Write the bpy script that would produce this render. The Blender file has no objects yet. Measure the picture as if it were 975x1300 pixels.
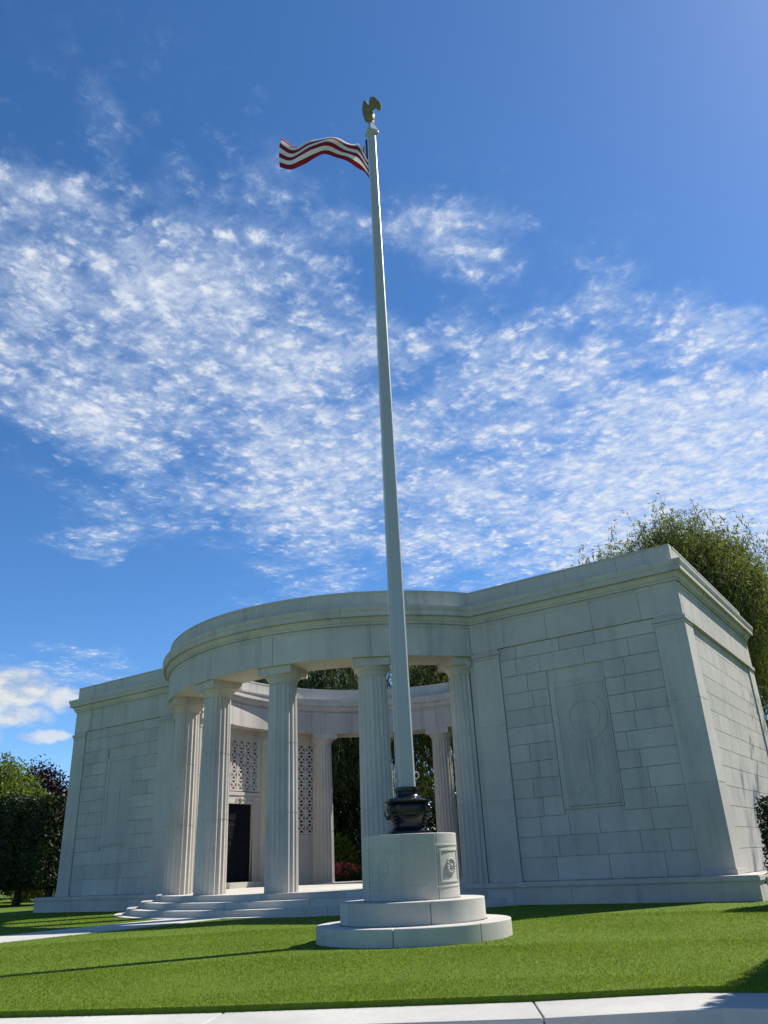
import bpy, bmesh, math, random
import numpy as np
from mathutils import Vector, Matrix
R = math.radians
sin, cos, pi = math.sin, math.cos, math.pi
random.seed(7)
rng = np.random.default_rng(11)
SC = bpy.context.scene
COL = SC.collection

# ------------------------------------------------------------------ helpers
class MB:
    """collects simple solids and links them as ONE mesh object"""
    def __init__(s): s.v = []; s.f = []; s.sm = []
    def add(s, vs, fs, smooth=False):
        o = len(s.v); s.v += [tuple(p) for p in vs]
        s.f += [tuple(i + o for i in f) for f in fs]; s.sm += [smooth] * len(fs)
    def box(s, x0, x1, y0, y1, z0, z1, T=None, ch=0.0):
        if ch:
            # box with chamfered edges on all four verticals and top
            pts = [(x0+ch,y0),(x1-ch,y0),(x1,y0+ch),(x1,y1-ch),(x1-ch,y1),(x0+ch,y1),(x0,y1-ch),(x0,y0+ch)]
            s.prism(pts, z0, z1, T); return
        vs = [Vector(p) for p in ((x0,y0,z0),(x1,y0,z0),(x1,y1,z0),(x0,y1,z0),(x0,y0,z1),(x1,y0,z1),(x1,y1,z1),(x0,y1,z1))]
        if T is not None: vs = [T @ p for p in vs]
        s.add(vs, [(0,3,2,1),(4,5,6,7),(0,1,5,4),(1,2,6,5),(2,3,7,6),(3,0,4,7)])
    def prism(s, pts, z0, z1, T=None, smooth=False):
        n = len(pts)
        vs = [Vector((p[0],p[1],z0)) for p in pts] + [Vector((p[0],p[1],z1)) for p in pts]
        if T is not None: vs = [T @ p for p in vs]
        s.add(vs, [tuple(range(n-1,-1,-1)), tuple(range(n,2*n))])
        o = len(s.v) - 2*n
        for i in range(n):
            j = (i+1) % n
            s.f.append((o+i,o+j,o+n+j,o+n+i)); s.sm.append(smooth)
    def sector(s, prof, a0, a1, n, cx=0, cy=0, full=False, smooth=True):
        """revolve the closed profile [(r,z)...] from angle a0 to a1 (degrees)"""
        m = len(prof); vs = []; fs = []
        cnt = n if full else n + 1
        for i in range(cnt):
            a = R(a0 + (a1 - a0) * i / n)
            vs += [(cx + r*cos(a), cy + r*sin(a), z) for r, z in prof]
        for i in range(n):
            k = (i + 1) % cnt
            for j in range(m):
                l = (j + 1) % m
                fs.append((i*m+j, k*m+j, k*m+l, i*m+l))
        s.add(vs, fs, smooth)
        if not full:
            s.add([vs[j] for j in range(m)], [tuple(range(m))]); s.add([vs[n*m+j] for j in range(m)], [tuple(range(m-1,-1,-1))])
    def lathe(s, prof, n=48, cx=0, cy=0, smooth=True, mod=None):
        """open profile revolved; closed at both ends"""
        m = len(prof); vs = []; fs = []
        for (r, z) in prof:
            for i in range(n):
                a = 2*pi*i/n; q = r * (mod(a, z) if mod else 1)
                vs.append((cx + q*cos(a), cy + q*sin(a), z))
        for j in range(m-1):
            for i in range(n):
                k = (i+1) % n
                fs.append((j*n+i, j*n+k, (j+1)*n+k, (j+1)*n+i))
        s.add(vs, fs, smooth)
        o = len(s.v) - m*n
        s.f.append(tuple(o+i for i in range(n-1,-1,-1))); s.sm.append(False)
        s.f.append(tuple(o+(m-1)*n+i for i in range(n))); s.sm.append(False)
    def tube(s, pts, rad, n=8, smooth=True):
        pts = [Vector(p) for p in pts]; vs = []; fs = []
        rads = rad if isinstance(rad, (list, tuple)) else [rad]*len(pts)
        for i, p in enumerate(pts):
            t = (pts[min(i+1,len(pts)-1)] - pts[max(i-1,0)]).normalized()
            a = t.cross(Vector((0,0,1)) if abs(t.z) < .95 else Vector((1,0,0))).normalized(); b = t.cross(a)
            for k in range(n):
                g = 2*pi*k/n; vs.append(p + (a*cos(g) + b*sin(g))*rads[i])
        for i in range(len(pts)-1):
            for k in range(n):
                l = (k+1) % n
                fs.append((i*n+k, i*n+l, (i+1)*n+l, (i+1)*n+k))
        e = (len(pts)-1)*n
        s.add(vs, fs, smooth); o = len(s.v) - len(vs)
        s.f.append(tuple(o+k for k in range(n-1,-1,-1))); s.sm.append(False)
        s.f.append(tuple(o+e+k for k in range(n))); s.sm.append(False)
    def ball(s, c, r, n=12, m=8, T=None):
        rx, ry, rz = r if isinstance(r, (tuple, list)) else (r, r, r)
        vs = []; fs = []
        for j in range(m+1):
            ph = -pi/2 + pi*j/m
            for i in range(n):
                a = 2*pi*i/n
                p = Vector((rx*cos(ph)*cos(a), ry*cos(ph)*sin(a), rz*sin(ph)))
                if T is not None: p = T @ p
                vs.append(p + Vector(c))
        for j in range(m):
            for i in range(n):
                k = (i+1) % n; fs.append((j*n+i, j*n+k, (j+1)*n+k, (j+1)*n+i))
        s.add(vs, fs, True)
    def build(s, name, mat, parent=None, bevel=0, loc=None, fix=True, rotz=0, sharp=35):
        me = bpy.data.meshes.new(name); me.from_pydata(s.v, [], s.f)
        me.polygons.foreach_set('use_smooth', s.sm)
        if fix:
            bm = bmesh.new(); bm.from_mesh(me)
            bmesh.ops.remove_doubles(bm, verts=bm.verts, dist=1e-6)
            bmesh.ops.recalc_face_normals(bm, faces=bm.faces)
            for e in bm.edges:
                if len(e.link_faces) == 2 and e.calc_face_angle(0) > R(sharp): e.smooth = False
            bm.to_mesh(me); bm.free()
        o = bpy.data.objects.new(name, me); COL.objects.link(o)
        if mat is not None: me.materials.append(mat)
        if parent is not None: o.parent = parent
        if loc is not None: o.location = loc
        o.rotation_euler.z = rotz
        if bevel:
            b = o.modifiers.new('edge', 'BEVEL'); b.width = bevel; b.segments = 2; b.limit_method = 'ANGLE'; b.angle_limit = R(40)
        return o

def tag(o, label=None, cat=None, group=None, kind=None):
    if label: o['label'] = label
    if cat: o['category'] = cat
    if group: o['group'] = group
    if kind: o['kind'] = kind
    return o
def empty(name, loc=(0,0,0), rz=0):
    o = bpy.data.objects.new(name, None); COL.objects.link(o); o.location = loc; o.rotation_euler.z = rz
    o.empty_display_size = .2
    return o
def np_mesh(name, verts, faces_n, mat, parent=None, normals_smooth=False):
    """verts (N,3) with consecutive groups of faces_n corners each being one face"""
    n = len(verts); nf = n // faces_n
    me = bpy.data.meshes.new(name)
    me.vertices.add(n); me.vertices.foreach_set('co', np.asarray(verts, np.float32).ravel())
    me.loops.add(n); me.loops.foreach_set('vertex_index', np.arange(n, dtype=np.int32))
    me.polygons.add(nf); me.polygons.foreach_set('loop_start', np.arange(0, n, faces_n, dtype=np.int32))
    me.update(); me.validate()
    o = bpy.data.objects.new(name, me); COL.objects.link(o); me.materials.append(mat)
    if parent is not None: o.parent = parent
    return o

# ------------------------------------------------------------------ materials
def nodes(name):
    m = bpy.data.materials.new(name); m.use_nodes = True; t = m.node_tree
    return m, t, t.nodes, t.links, t.nodes['Principled BSDF']
def N(t, typ, **k):
    n = t.nodes.new(typ)
    for a, b in k.items():
        if a in n.inputs.keys() if hasattr(n.inputs,'keys') else False: n.inputs[a].default_value = b
        else: setattr(n, a, b)
    return n
def noise(t, vec, scale, detail=4, rough=.55, dist=0):
    n = t.nodes.new('ShaderNodeTexNoise'); n.inputs['Scale'].default_value = scale; n.inputs['Detail'].default_value = detail
    n.inputs['Roughness'].default_value = rough; n.inputs['Distortion'].default_value = dist
    if vec is not None: t.links.new(vec, n.inputs['Vector'])
    return n
def mrange(t, val, a, b, c, d, smooth=False):
    n = t.nodes.new('ShaderNodeMapRange'); n.interpolation_type = 'SMOOTHSTEP' if smooth else 'LINEAR'
    for i, x in zip(('From Min','From Max','To Min','To Max'), (a,b,c,d)): n.inputs[i].default_value = x
    t.links.new(val, n.inputs['Value']); return n.outputs['Result']
def math_(t, op, a, b=None, clamp=False):
    n = t.nodes.new('ShaderNodeMath'); n.operation = op; n.use_clamp = clamp
    for i, x in enumerate((a, b)):
        if x is None: continue
        if isinstance(x, (int, float)): n.inputs[i].default_value = x
        else: t.links.new(x, n.inputs[i])
    return n.outputs[0]
def mixc(t, fac, a, b, mode='MIX'):
    n = t.nodes.new('ShaderNodeMix'); n.data_type = 'RGBA'; n.blend_type = mode
    for sock, x in ((n.inputs[0], fac), (n.inputs[6], a), (n.inputs[7], b)):
        if isinstance(x, (int, float)): sock.default_value = x
        elif isinstance(x, tuple): sock.default_value = (*x, 1) if len(x) == 3 else x
        else: t.links.new(x, sock)
    return n.outputs[2]
def mapping(t, vec, scale=(1,1,1), loc=(0,0,0), rot=(0,0,0), typ='POINT'):
    n = t.nodes.new('ShaderNodeMapping'); n.vector_type = typ
    n.inputs['Scale'].default_value = scale; n.inputs['Location'].default_value = loc; n.inputs['Rotation'].default_value = rot
    t.links.new(vec, n.inputs['Vector']); return n.outputs[0]

def stone_mat(name, col, var=.16, streak=.25, grime=.18, bump=.25, rough=.85):
    m, t, nd, lk, P = nodes(name)
    geo = nd.new('ShaderNodeNewGeometry'); pos = geo.outputs['Position']
    isl = mrange(t, geo.outputs['Random Per Island'], 0, 1, 1 - var, 1 + var*.6)
    n1 = noise(t, pos, .55, 6, .6); n2 = noise(t, pos, 5.5, 5, .65)
    st = noise(t, mapping(t, pos, (2.2, 2.2, .16)), 1.0, 5, .62)
    fine = noise(t, pos, 55, 3, .7)
    f = math_(t, 'MULTIPLY', isl, mrange(t, n1.outputs[0], .25, .75, 1 - grime, 1 + grime*.5))
    f = math_(t, 'MULTIPLY', f, mrange(t, n2.outputs[0], .3, .7, .94, 1.04))
    f = math_(t, 'MULTIPLY', f, mrange(t, fine.outputs[0], .3, .7, .95, 1.04))
    f = math_(t, 'MULTIPLY', f, mrange(t, st.outputs[0], .48, .82, 1.0, 1 - streak, True))
    cc = mixc(t, mrange(t, n1.outputs[0], .4, .7, 0, .5), col, (col[0]*.98, col[1]*.99, col[2]*.92))
    v = nd.new('ShaderNodeVectorMath'); v.operation = 'SCALE'; lk.new(cc, v.inputs[0]); lk.new(f, v.inputs['Scale'])
    lk.new(v.outputs[0], P.inputs['Base Color'])
    P.inputs['Roughness'].default_value = rough; P.inputs['Specular IOR Level'].default_value = .25
    b = nd.new('ShaderNodeBump'); b.inputs['Strength'].default_value = bump; b.inputs['Distance'].default_value = .01
    lk.new(noise(t, pos, 28, 6, .7).outputs[0], b.inputs['Height']); lk.new(b.outputs[0], P.inputs['Normal'])
    return m
def plain_mat(name, col, rough=.5, metal=0, spec=.5, var=.1, scale=8):
    m, t, nd, lk, P = nodes(name)
    geo = nd.new('ShaderNodeNewGeometry')
    n = noise(t, geo.outputs['Position'], scale, 5, .6)
    lk.new(mixc(t, mrange(t, n.outputs[0], .3, .7, 0, 1), tuple(c*(1-var) for c in col), tuple(min(1,c*(1+var)) for c in col)), P.inputs['Base Color'])
    lk.new(mrange(t, n.outputs[0], .3, .7, rough*.85, min(1,rough*1.15)), P.inputs['Roughness'])
    P.inputs['Metallic'].default_value = metal; P.inputs['Specular IOR Level'].default_value = spec
    return m
def leaf_mat(name, c1, c2, trans=.45, rough=.55, tcol=None):
    m, t, nd, lk, P = nodes(name)
    geo = nd.new('ShaderNodeNewGeometry')
    n = noise(t, geo.outputs['Position'], .6, 3)
    f = math_(t, 'ADD', math_(t, 'MULTIPLY', geo.outputs['Random Per Island'], .65), mrange(t, n.outputs[0], .35, .65, 0, .35))
    c = mixc(t, f, c1, c2)
    lk.new(c, P.inputs['Base Color']); P.inputs['Roughness'].default_value = rough; P.inputs['Specular IOR Level'].default_value = .3
    tr = nd.new('ShaderNodeBsdfTranslucent')
    lk.new(mixc(t, 1.0, c, tcol or (1.0, 1.0, .5), 'MULTIPLY'), tr.inputs['Color'])
    mx = nd.new('ShaderNodeMixShader'); mx.inputs[0].default_value = trans
    lk.new(P.outputs[0], mx.inputs[1]); lk.new(tr.outputs[0], mx.inputs[2])
    lk.new(mx.outputs[0], nd['Material Output'].inputs['Surface'])
    return m

STONE = stone_mat('pale_limestone', (.52, .48, .43), var=.08, streak=.32)
ASHLAR = stone_mat('ashlar_limestone', (.51, .472, .424), var=.085, streak=.28, grime=.18)
STEPST = stone_mat('step_limestone', (.50, .475, .425), var=.1)
KERBST = stone_mat('kerb_limestone', (.47, .455, .42), var=.08, streak=.05, grime=.25, bump=.4)
PEDST = stone_mat('pedestal_granite', (.49, .47, .425), var=.06, streak=.16)
PAVE = stone_mat('paving_stone', (.50, .48, .43), var=.1)
JOINT = plain_mat('joint_shadow', (.16, .15, .135), .95)
BRONZE = plain_mat('black_bronze', (.008, .009, .011), .27, 0, .4, .3, 20)
GOLD = plain_mat('gilded_bronze', (.22, .165, .05), .6, .4, .5, .25, 20)
POLE = plain_mat('pole_paint', (.37, .375, .365), .42, 0, .5, .04, 3)
DOOR = plain_mat('door_bronze', (.004, .005, .009), .5, 0, .15, .3, 4)
SHADEP = plain_mat('unlit_interior', (.02, .022, .025), .12, 0, .5)  # darkness of the wing interior, put into the colour
ROPE = plain_mat('white_rope', (.72, .70, .66), .8)
BARK = plain_mat('bark', (.06, .048, .036), .95, 0, .2, .35, 9)
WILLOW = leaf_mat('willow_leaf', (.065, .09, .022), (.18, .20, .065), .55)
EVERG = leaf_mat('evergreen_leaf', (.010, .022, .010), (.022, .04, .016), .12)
SHADEW = leaf_mat('shaded_willow_leaf', (.022, .045, .015), (.06, .085, .03), .32)  # willow leaf again, with deep shade put into its colour
CLIP = leaf_mat('lime_leaf', (.012, .022, .006), (.042, .058, .014), .2)
BRIGHT = leaf_mat('maple_leaf', (.08, .125, .02), (.18, .22, .05), .5)
BEECH = leaf_mat('copper_beech_leaf', (.018, .009, .013), (.032, .015, .02), .2, tcol=(1, .6, .7))
YEW = leaf_mat('yew_leaf', (.012, .022, .008), (.03, .045, .015), .12)
FLOWER = leaf_mat('red_petal', (.45, .05, .05), (.60, .16, .13), .25, tcol=(1, .6, .6))
GRASS = leaf_mat('grass_blade', (.10, .165, .009), (.21, .28, .022), .5, .6, tcol=(1, 1, .35))
m, t, nd, lk, P = nodes('lawn_soil')
g_ = nd.new('ShaderNodeNewGeometry')
na = noise(t, g_.outputs['Position'], .35, 5); nb = noise(t, g_.outputs['Position'], 22, 6, .7)
lk.new(mixc(t, math_(t, 'MULTIPLY', mrange(t, nb.outputs[0], .3, .7, .2, 1), mrange(t, na.outputs[0], .3, .7, .7, 1)), (.05, .09, .008), (.12, .18, .016)), P.inputs['Base Color'])
P.inputs['Roughness'].default_value = .9; P.inputs['Specular IOR Level'].default_value = .15
LAWN = m

# ------------------------------------------------------------------ the setting
KB = [(-60,-62),(-30,-43),(-8,-30.2),(2,-25.6),(7.3,-23.1),(10.25,-21.5),(12.25,-20.55),(14.82,-19.13),(15.55,-18.6),(16.1,-18.22),(16.62,-18.08),(17.4,-17.9),(20,-17.5),(40,-15)]
def offset(line, d):
    out = []
    for i, p in enumerate(line):
        a = Vector(line[max(i-1,0)]); b = Vector(line[min(i+1,len(line)-1)]); tdir = (b-a).normalized()
        nrm = Vector((tdir.y, -tdir.x)); out.append(tuple(Vector(p) + nrm*d))
    return out
KF = offset(KB, .82)
mb = MB(); mb.add([(-1500,-1500,-.6),(1500,-1500,-.6),(1500,1500,-.6),(-1500,1500,-.6)], [(0,1,2,3)])
tag(mb.build('ground', LAWN, fix=False), kind='structure')
mb = MB()
pts = [(p[0], p[1]) for p in KB]
poly = pts + [(40, 400), (-400, 400), (-400, -62)]
mb.prism(list(reversed(poly)) if False else poly, -.58, 0)
mb.prism([(40.0,-15),(400,-15),(400,400),(40.0,400)], -.58, -.004)
tag(mb.build('lawn', LAWN), kind='structure')
mb = MB()
mb.prism(offset(KB, .80) + list(reversed(offset(KB, 4.6))), -.59, -.47)
tag(mb.build('pavement', PAVE), kind='structure')
# kerb: long slabs with narrow open joints
mb = MB(); core = MB()
cum = [0]
for a, b in zip(KB, KB[1:]): cum.append(cum[-1] + (Vector(b)-Vector(a)).length)
def kpos(s, line):
    for i in range(len(cum)-1):
        if s <= cum[i+1] or i == len(cum)-2:
            f = (s-cum[i])/(cum[i+1]-cum[i]); return Vector(line[i]).lerp(Vector(line[i+1]), f)
s_anchor = cum[7] + .03
ss = sorted([s_anchor + 2.86*k for k in range(-28, 10) if 0 < s_anchor + 2.86*k < cum[-1]])
ss = [0] + ss + [cum[-1]]
for a, b in zip(ss, ss[1:]):
    a += .006; b -= .006
    inner = [a] + [c for c in cum if a < c < b] + [b]
    top = [kpos(s, KB) for s in inner]; fr = [kpos(s, KF) for s in inner]
    mb.prism([tuple(p) for p in fr] + [tuple(p) for p in reversed(top)], -.21, -.055)
    frb = [kpos(s, offset(KB, .78)) for s in inner]
    mb.prism([tuple(p) for p in frb] + [tuple(p) for p in reversed(top)], -.58, -.213)
tag(mb.build('kerb', KERBST, bevel=.012), kind='structure')
# axial path of slabs
mb = MB()
y = -9.4; k = 0
while y > -27:
    for sx in (-1, 1):
        d = .0
        mb.box(min(0.006*sx, 1.12*sx), max(0.006*sx, 1.12*sx), y-1.59, y-.01, -.1, .016)
    y -= 1.6
tag(mb.build('path', PAVE, bevel=.006), kind='structure')

# ------------------------------------------------------------------ memorial
MEM = empty('memorial_building')
tag(MEM, 'pale limestone memorial with round colonnade between two blind walled wings', 'memorial')
ZP, ZM, ZC, ZT, ZA = .547, 7.11, 8.13, 8.67, 9.24
A, V1 = 13.61, 4.58
def wpoly(d, r, n=24, sx=1, extra=0):
    vh = V1 + d
    a = math.asin(min(.999, vh / r)); pts = []
    for i in range(n+1):
        g = a - 2*a*i/n; pts.append((sx*r*cos(g), r*sin(g)))
    pts += [(sx*(A+d), -vh), (sx*(A+d), vh)]
    return pts
# steps: three rings and a flush paving ring, in blocks
mb = MB()
for (r, z0, z1, off) in ((9.6, -.2, .022, 0), (9.2, -.1, .19, 7), (8.75, .0, .37, 3), (8.25, .1, ZP, 9)):
    nseg = 20
    for k in range(nseg):
        a0 = off + 360/nseg*k; g = .03
        mb.sector([(r-1.3, z0), (r, z0), (r, z1), (r-1.3, z1)], a0+g, a0+360/nseg-g, 6)
    mb.lathe([(r-.02, z0+.01), (r-.02, z1-.015)], 96)
mb.build('steps', STEPST, MEM, bevel=.008)
mb = MB()
for k in range(20):
    for r0, r1 in ((0.02,2.4),(2.4,4.8),(4.8,6.94)):
        mb.sector([(r0+.004, ZP-.2), (r1-.004, ZP-.2), (r1-.004, ZP+.004), (r0+.004, ZP+.004)], 9+18*k+.06, 27+18*k-.06, 4)
mb.build('floor', STEPST, MEM)
# columns
def column_meshes():
    prof = []
    H0, H1 = 0.0, ZM - ZP - .42
    nfl = 20; seg = 8; n = nfl*seg
    zs = [0, .35, .9, 1.5, 2.1]
    j1, j2 = 2.16, 4.2
    rows = [(z, 1) for z in (0, .5, 1.1, 1.7)] + [(j1-.010, 1), (j1-.009, .965), (j1+.009, .965), (j1+.010, 1)] + \
           [(z, 1) for z in (2.8, 3.5)] + [(j2-.010, 1), (j2-.009, .965), (j2+.009, .965), (j2+.010, 1)] + [(z, 1) for z in (4.9, 5.5, H1-.08)]
    vs = []; fs = []
    for z, q in rows:
        f = z / H1; r = .505 - .06*f - .012*sin(pi*f)*-1
        for i in range(n):
            a = 2*pi*i/n; ph = (i % seg)/seg
            d = .042*(1-f*.15)*sin(pi*ph)
            rr = (r - d)*q
            vs.append((rr*cos(a), rr*sin(a), z))
    for j in range(len(rows)-1):
        for i in range(n):
            k = (i+1) % n; fs.append((j*n+i, j*n+k, (j+1)*n+k, (j+1)*n+i))
    a = MB(); a.add(vs, fs, True)
    b = MB()
    rt = .452
    b.lathe([(rt, H1-.085), (rt+.012, H1-.06), (rt+.012, H1-.02), (rt+.025, H1-.01), (rt+.025, H1+.02), (rt+.06, H1+.06), (rt+.105, H1+.12), (rt+.125, H1+.17)], 64)
    b.box(-.585, .585, -.585, .585, H1+.172, H1+.42, ch=.004)
    return a, b
ca, cb = column_meshes()
c0 = ca.build('column', STONE, MEM, sharp=28)
k0 = cb.build('capital', STONE, c0, bevel=.006)
RC = 7.62
first = True
for k in range(16):
    ang = 11.25 + 22.5*k
    if min(abs(ang-a) for a in (0, 180, 360)) < 12: continue
    if first: c, cap = c0, k0; first = False
    else:
        c = c0.copy(); COL.objects.link(c); c.parent = MEM
        cap = k0.copy(); COL.objects.link(cap); cap.parent = c
    c.location = (RC*cos(R(ang)), RC*sin(R(ang)), ZP + .002); c.rotation_euler.z = R(ang)
# entablature ring with joints
RI, RO = 7.02, 8.32
mb = MB()
for k in range(16):
    a0 = 11.25 + 22.5*k
    mb.sector([(RI, ZM), (RO, ZM), (RO, ZC-.12), (RO+.018, ZC-.115), (RO+.018, ZC-.07), (RO, ZC-.065), (RO, ZC), (RI, ZC), (RI, ZC-.06), (RI-.03, ZC-.07), (RI-.03, ZC-.12), (RI, ZC-.13)], a0+.045, a0+22.5-.045, 12)
mb.sector([(RI+.02, ZM+.015), (RO-.02, ZM+.015), (RO-.02, ZC-.01), (RI+.02, ZC-.01)], 0, 360, 96, full=True)
ent = mb.build('entablature', STONE, MEM, bevel=.006)
def cprof(ro, ri, e):
    o = [(.05,ZC),(.05,ZC+.07),(.075,ZC+.08),(.13,ZC+.19),(.13,ZC+.225),(.235,ZC+.235),(.235,ZC+.385),(.25,ZC+.40),(.285,ZC+.49),(.285,ZT),(.0,ZT+.015)]
    out = [(ro+d, z+e) for d, z in o]
    inn = [(ri-d, z+e) for d, z in reversed(o)]
    return out + inn
mb = MB()
for k in range(16):
    a0 = 22.5*k + 5
    mb.sector(cprof(RO, RI, .004), a0+.03, a0+22.5-.03, 12)
mb.sector([(RI-.02, ZC+.01), (RO+.02, ZC+.01), (RO+.02, ZT-.0), (RI-.02, ZT-.0)], 0, 360, 96, full=True)
mb.build('cornice', STONE, ent, bevel=0)
mb = MB()
for k in range(16):
    a0 = 22.5*k - 3
    mb.sector([(RI+.08, ZT+.012), (RO+.015, ZT+.012), (RO+.015, ZA-.06), (RO+.03, ZA-.055), (RO+.03, ZA+.004), (RI+.065, ZA+.004), (RI+.065, ZA-.055), (RI+.08, ZA-.06)], a0+.03, a0+22.5-.03, 12)
mb.sector([(RI+.1, ZT+.013), (RO, ZT+.013), (RO, ZA-.01), (RI+.1, ZA-.01)], 0, 360, 96, full=True)
mb.build('attic', STONE, ent)
mb = MB()
# ashlar blocks on a plane: T maps (x along, y out, z up)
def ashlar(mb, T, x0, x1, z0, z1, heights, hole=None, seed=1, th=.05, gap=.0055, lo=.75, hi=1.55):
    rd = random.Random(seed); z = z0; row = 0; tot = sum(heights); sc = (z1-z0)/tot
    for h in heights:
        zt = z + h*sc
        spans = [(x0, x1)]
        if hole and zt > hole[2]+.02 and z < hole[3]-.02: spans = [(x0, hole[0]), (hole[1], x1)]
        for a, b in spans:
            x = a; first = True
            while x < b - .01:
                w = rd.uniform(lo, hi)
                if first: w *= rd.uniform(.45, 1)
                e = x + w
                if b - e < .4: e = b
                j = rd.uniform(-.002, .002)
                mb.box(x+gap, e-gap, -.05, th+j, z+gap, zt-gap, T)
                x = e; first = False
        z = zt; row += 1
for sx in (1, -1):
    wg = MB()
    wg.prism(wpoly(-.10, 8.12, sx=sx), .4, 8.2)
    wing = wg.build('wing', JOINT if False else STONE, MEM)
    # plinth
    p = MB()
    p.prism(wpoly(.555, 8.0, sx=sx), -.3, .40)
    rd = random.Random(31 + sx); x = 6.3
    while x < A + .57:
        e = x + rd.uniform(1.5, 2.3); e = A + .575 if A + .575 - e < .8 else e
        X = (x+.005, e-.005) if sx > 0 else (-e+.005, -x-.005)
        for y0, y1 in ((-V1-.575, -V1-.3), (V1+.3, V1+.575)): p.box(X[0], X[1], y0, y1, -.3, .399)
        x = e
    y = -V1 - .3
    while y < V1 + .29:
        e = y + rd.uniform(1.5, 2.3); e = V1 + .3 if V1 + .3 - e < .8 else e
        X = (A+.3, A+.575) if sx > 0 else (-A-.575, -A-.3)
        p.box(X[0], X[1], y+.005, e-.005, -.3, .398); y = e
    p.prism(wpoly(.56, 8.0, sx=sx), .39, .44)
    p.prism(wpoly(.615, 8.0, sx=sx), .44, .525)
    p.prism(wpoly(.59, 8.0, sx=sx), .52, .553)
    p.build('plinth', ASHLAR, wing, bevel=.012)
    # joints of the plinth drawn as narrow real slots is left to small set-back blocks
    # pilasters: front, back and side corners
    def pil(x0, x1, y0, y1):
        X0, X1 = (x0, x1) if sx > 0 else (-x1, -x0); p = MB()
        zz = [ZP-.05, 2.72, 4.86, 6.92]
        for za, zb in zip(zz, zz[1:]): p.box(X0, X1, y0, y1, za+.006, zb-.006)
        p.box(X0+.01, X1-.01, y0+.01, y1-.01, ZP, 7.2)
        p.box(X0-.015, X1+.015, y0-.015, y1+.015, 6.92, 7.01)
        p.box(X0-.05, X1+.05, y0-.05, y1+.05, 7.012, 7.13)
        p.box(X0-.025, X1+.025, y0-.025, y1+.025, ZP-.02, ZP+.14)
        p.build('pilaster', STONE, wing, bevel=.006)
    for s in (-1, 1):
        y0, y1 = (-V1, -V1+.3) if s < 0 else (V1-.3, V1)
        pil(6.98, 7.86, y0, y1)
        yy0, yy1 = (-V1, -V1+.84) if s < 0 else (V1-.84, V1)
        pil(A-.84, A, yy0, yy1)
    # ashlar fields
    H = [.62, .56, .55, .54, .55, .50, .52, .55, .53, .52, .55, .55, .42]
    fx0, fx1 = 7.87, A-.85
    T = Matrix(((1,0,0,0),(0,-1,0,-(V1-.10)),(0,0,1,0),(0,0,0,1)))
    hole = (9.36, 11.10, 2.30, 5.88)
    b = MB()
    if sx > 0: ashlar(b, T, fx0, fx1, .56, 7.19, H, hole, 5)
    else: ashlar(b, T, -fx1, -fx0, .56, 7.19, H, (-11.10, -9.36, 2.30, 5.88), 9)
    b.build('ashlar_wall', ASHLAR, wing, bevel=.003); b = MB()
    T = Matrix(((1,0,0,0),(0,1,0,(V1-.10)),(0,0,1,0),(0,0,0,1)))
    ashlar(b, T, *((fx0, fx1) if sx > 0 else (-fx1, -fx0)), .56, 7.19, H, None, 15)
    b.build('ashlar_wall', ASHLAR, wing, bevel=.003); b = MB()
    T = Matrix(((0,sx,0,sx*(A-.10)),(1,0,0,0),(0,0,1,0),(0,0,0,1)))
    ashlar(b, T, -V1+.85, V1-.85, .56, 7.05, H, None, 25)
    bb = b.build('ashlar_wall', ASHLAR, wing, bevel=.003)
    # frieze (blocks over a core) with fillet, string course on the outer side
    f = MB()
    f.prism(wpoly(-.02, 7.85, sx=sx), 7.2, ZC)
    xs = [6.6, 8.1, 9.55, 11.0, 12.45, A]
    for y0, y1 in ((-V1, -V1+.2), (V1-.2, V1)):
        for a_, c_ in zip(xs, xs[1:]):
            X = (a_+.005, c_-.005) if sx > 0 else (-c_+.005, -a_-.005)
            f.box(X[0], X[1], y0, y1, 7.196, ZC-.002)
    ys = [-V1+.2, -2.3, -.2, 1.6, V1-.2]
    for a_, c_ in zip(ys, ys[1:]):
        X = (A-.2, A) if sx > 0 else (-A, -A+.2)
        f.box(X[0], X[1], a_+.005, c_-.005, 7.192, ZC-.004)
    # broken fillet under the cornice
    rd = random.Random(3 if sx > 0 else 4)
    x = 6.9
    while x < A:
        e = min(A+.018, x + rd.uniform(1.1, 1.6)); X = (x, e) if sx > 0 else (-e, -x)
        dz = rd.choice((0, .05))
        f.box(X[0], X[1], -V1-.018, -V1+.05, ZC-.13+dz*.6, ZC-.075+dz*.6); x = e + .05
    y = -V1+.05
    while y < V1:
        e = min(V1, y + rd.uniform(1.1, 1.6)); X = (A-.05, A+.018) if sx > 0 else (-A-.018, -A+.05)
        f.box(X[0], X[1], y, e, ZC-.13, ZC-.075); y = e + .05
    X = (A-.1, A+.055) if sx > 0 else (-A-.055, -(A-.1))
    f.box(X[0], X[1], -V1+.86, V1-.86, 7.02, 7.125)
    f.build('frieze', STONE, wing, bevel=.005)
    # cornice as stacked mouldings
    c = MB()
    def sweep(d0, z0, d1, z1):
        a_ = wpoly(d0, 7.6, sx=sx); b_ = wpoly(d1, 7.6, sx=sx); n = len(a_)
        vs = [(q[0], q[1], z0) for q in a_] + [(q[0], q[1], z1) for q in b_]
        c.add(vs, [tuple(range(n-1,-1,-1)), tuple(range(n, 2*n))] + [(i, (i+1)%n, n+(i+1)%n, n+i) for i in range(n)])
    sweep(.05, ZC, .05, ZC+.07); sweep(.075, ZC+.072, .13, ZC+.19); sweep(.13, ZC+.191, .13, ZC+.23)
    sweep(.235, ZC+.232, .235, ZC+.385); sweep(.25, ZC+.386, .285, ZC+.49); sweep(.285, ZC+.491, .285, ZT)
    c.build('cornice', STONE, wing)
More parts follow.
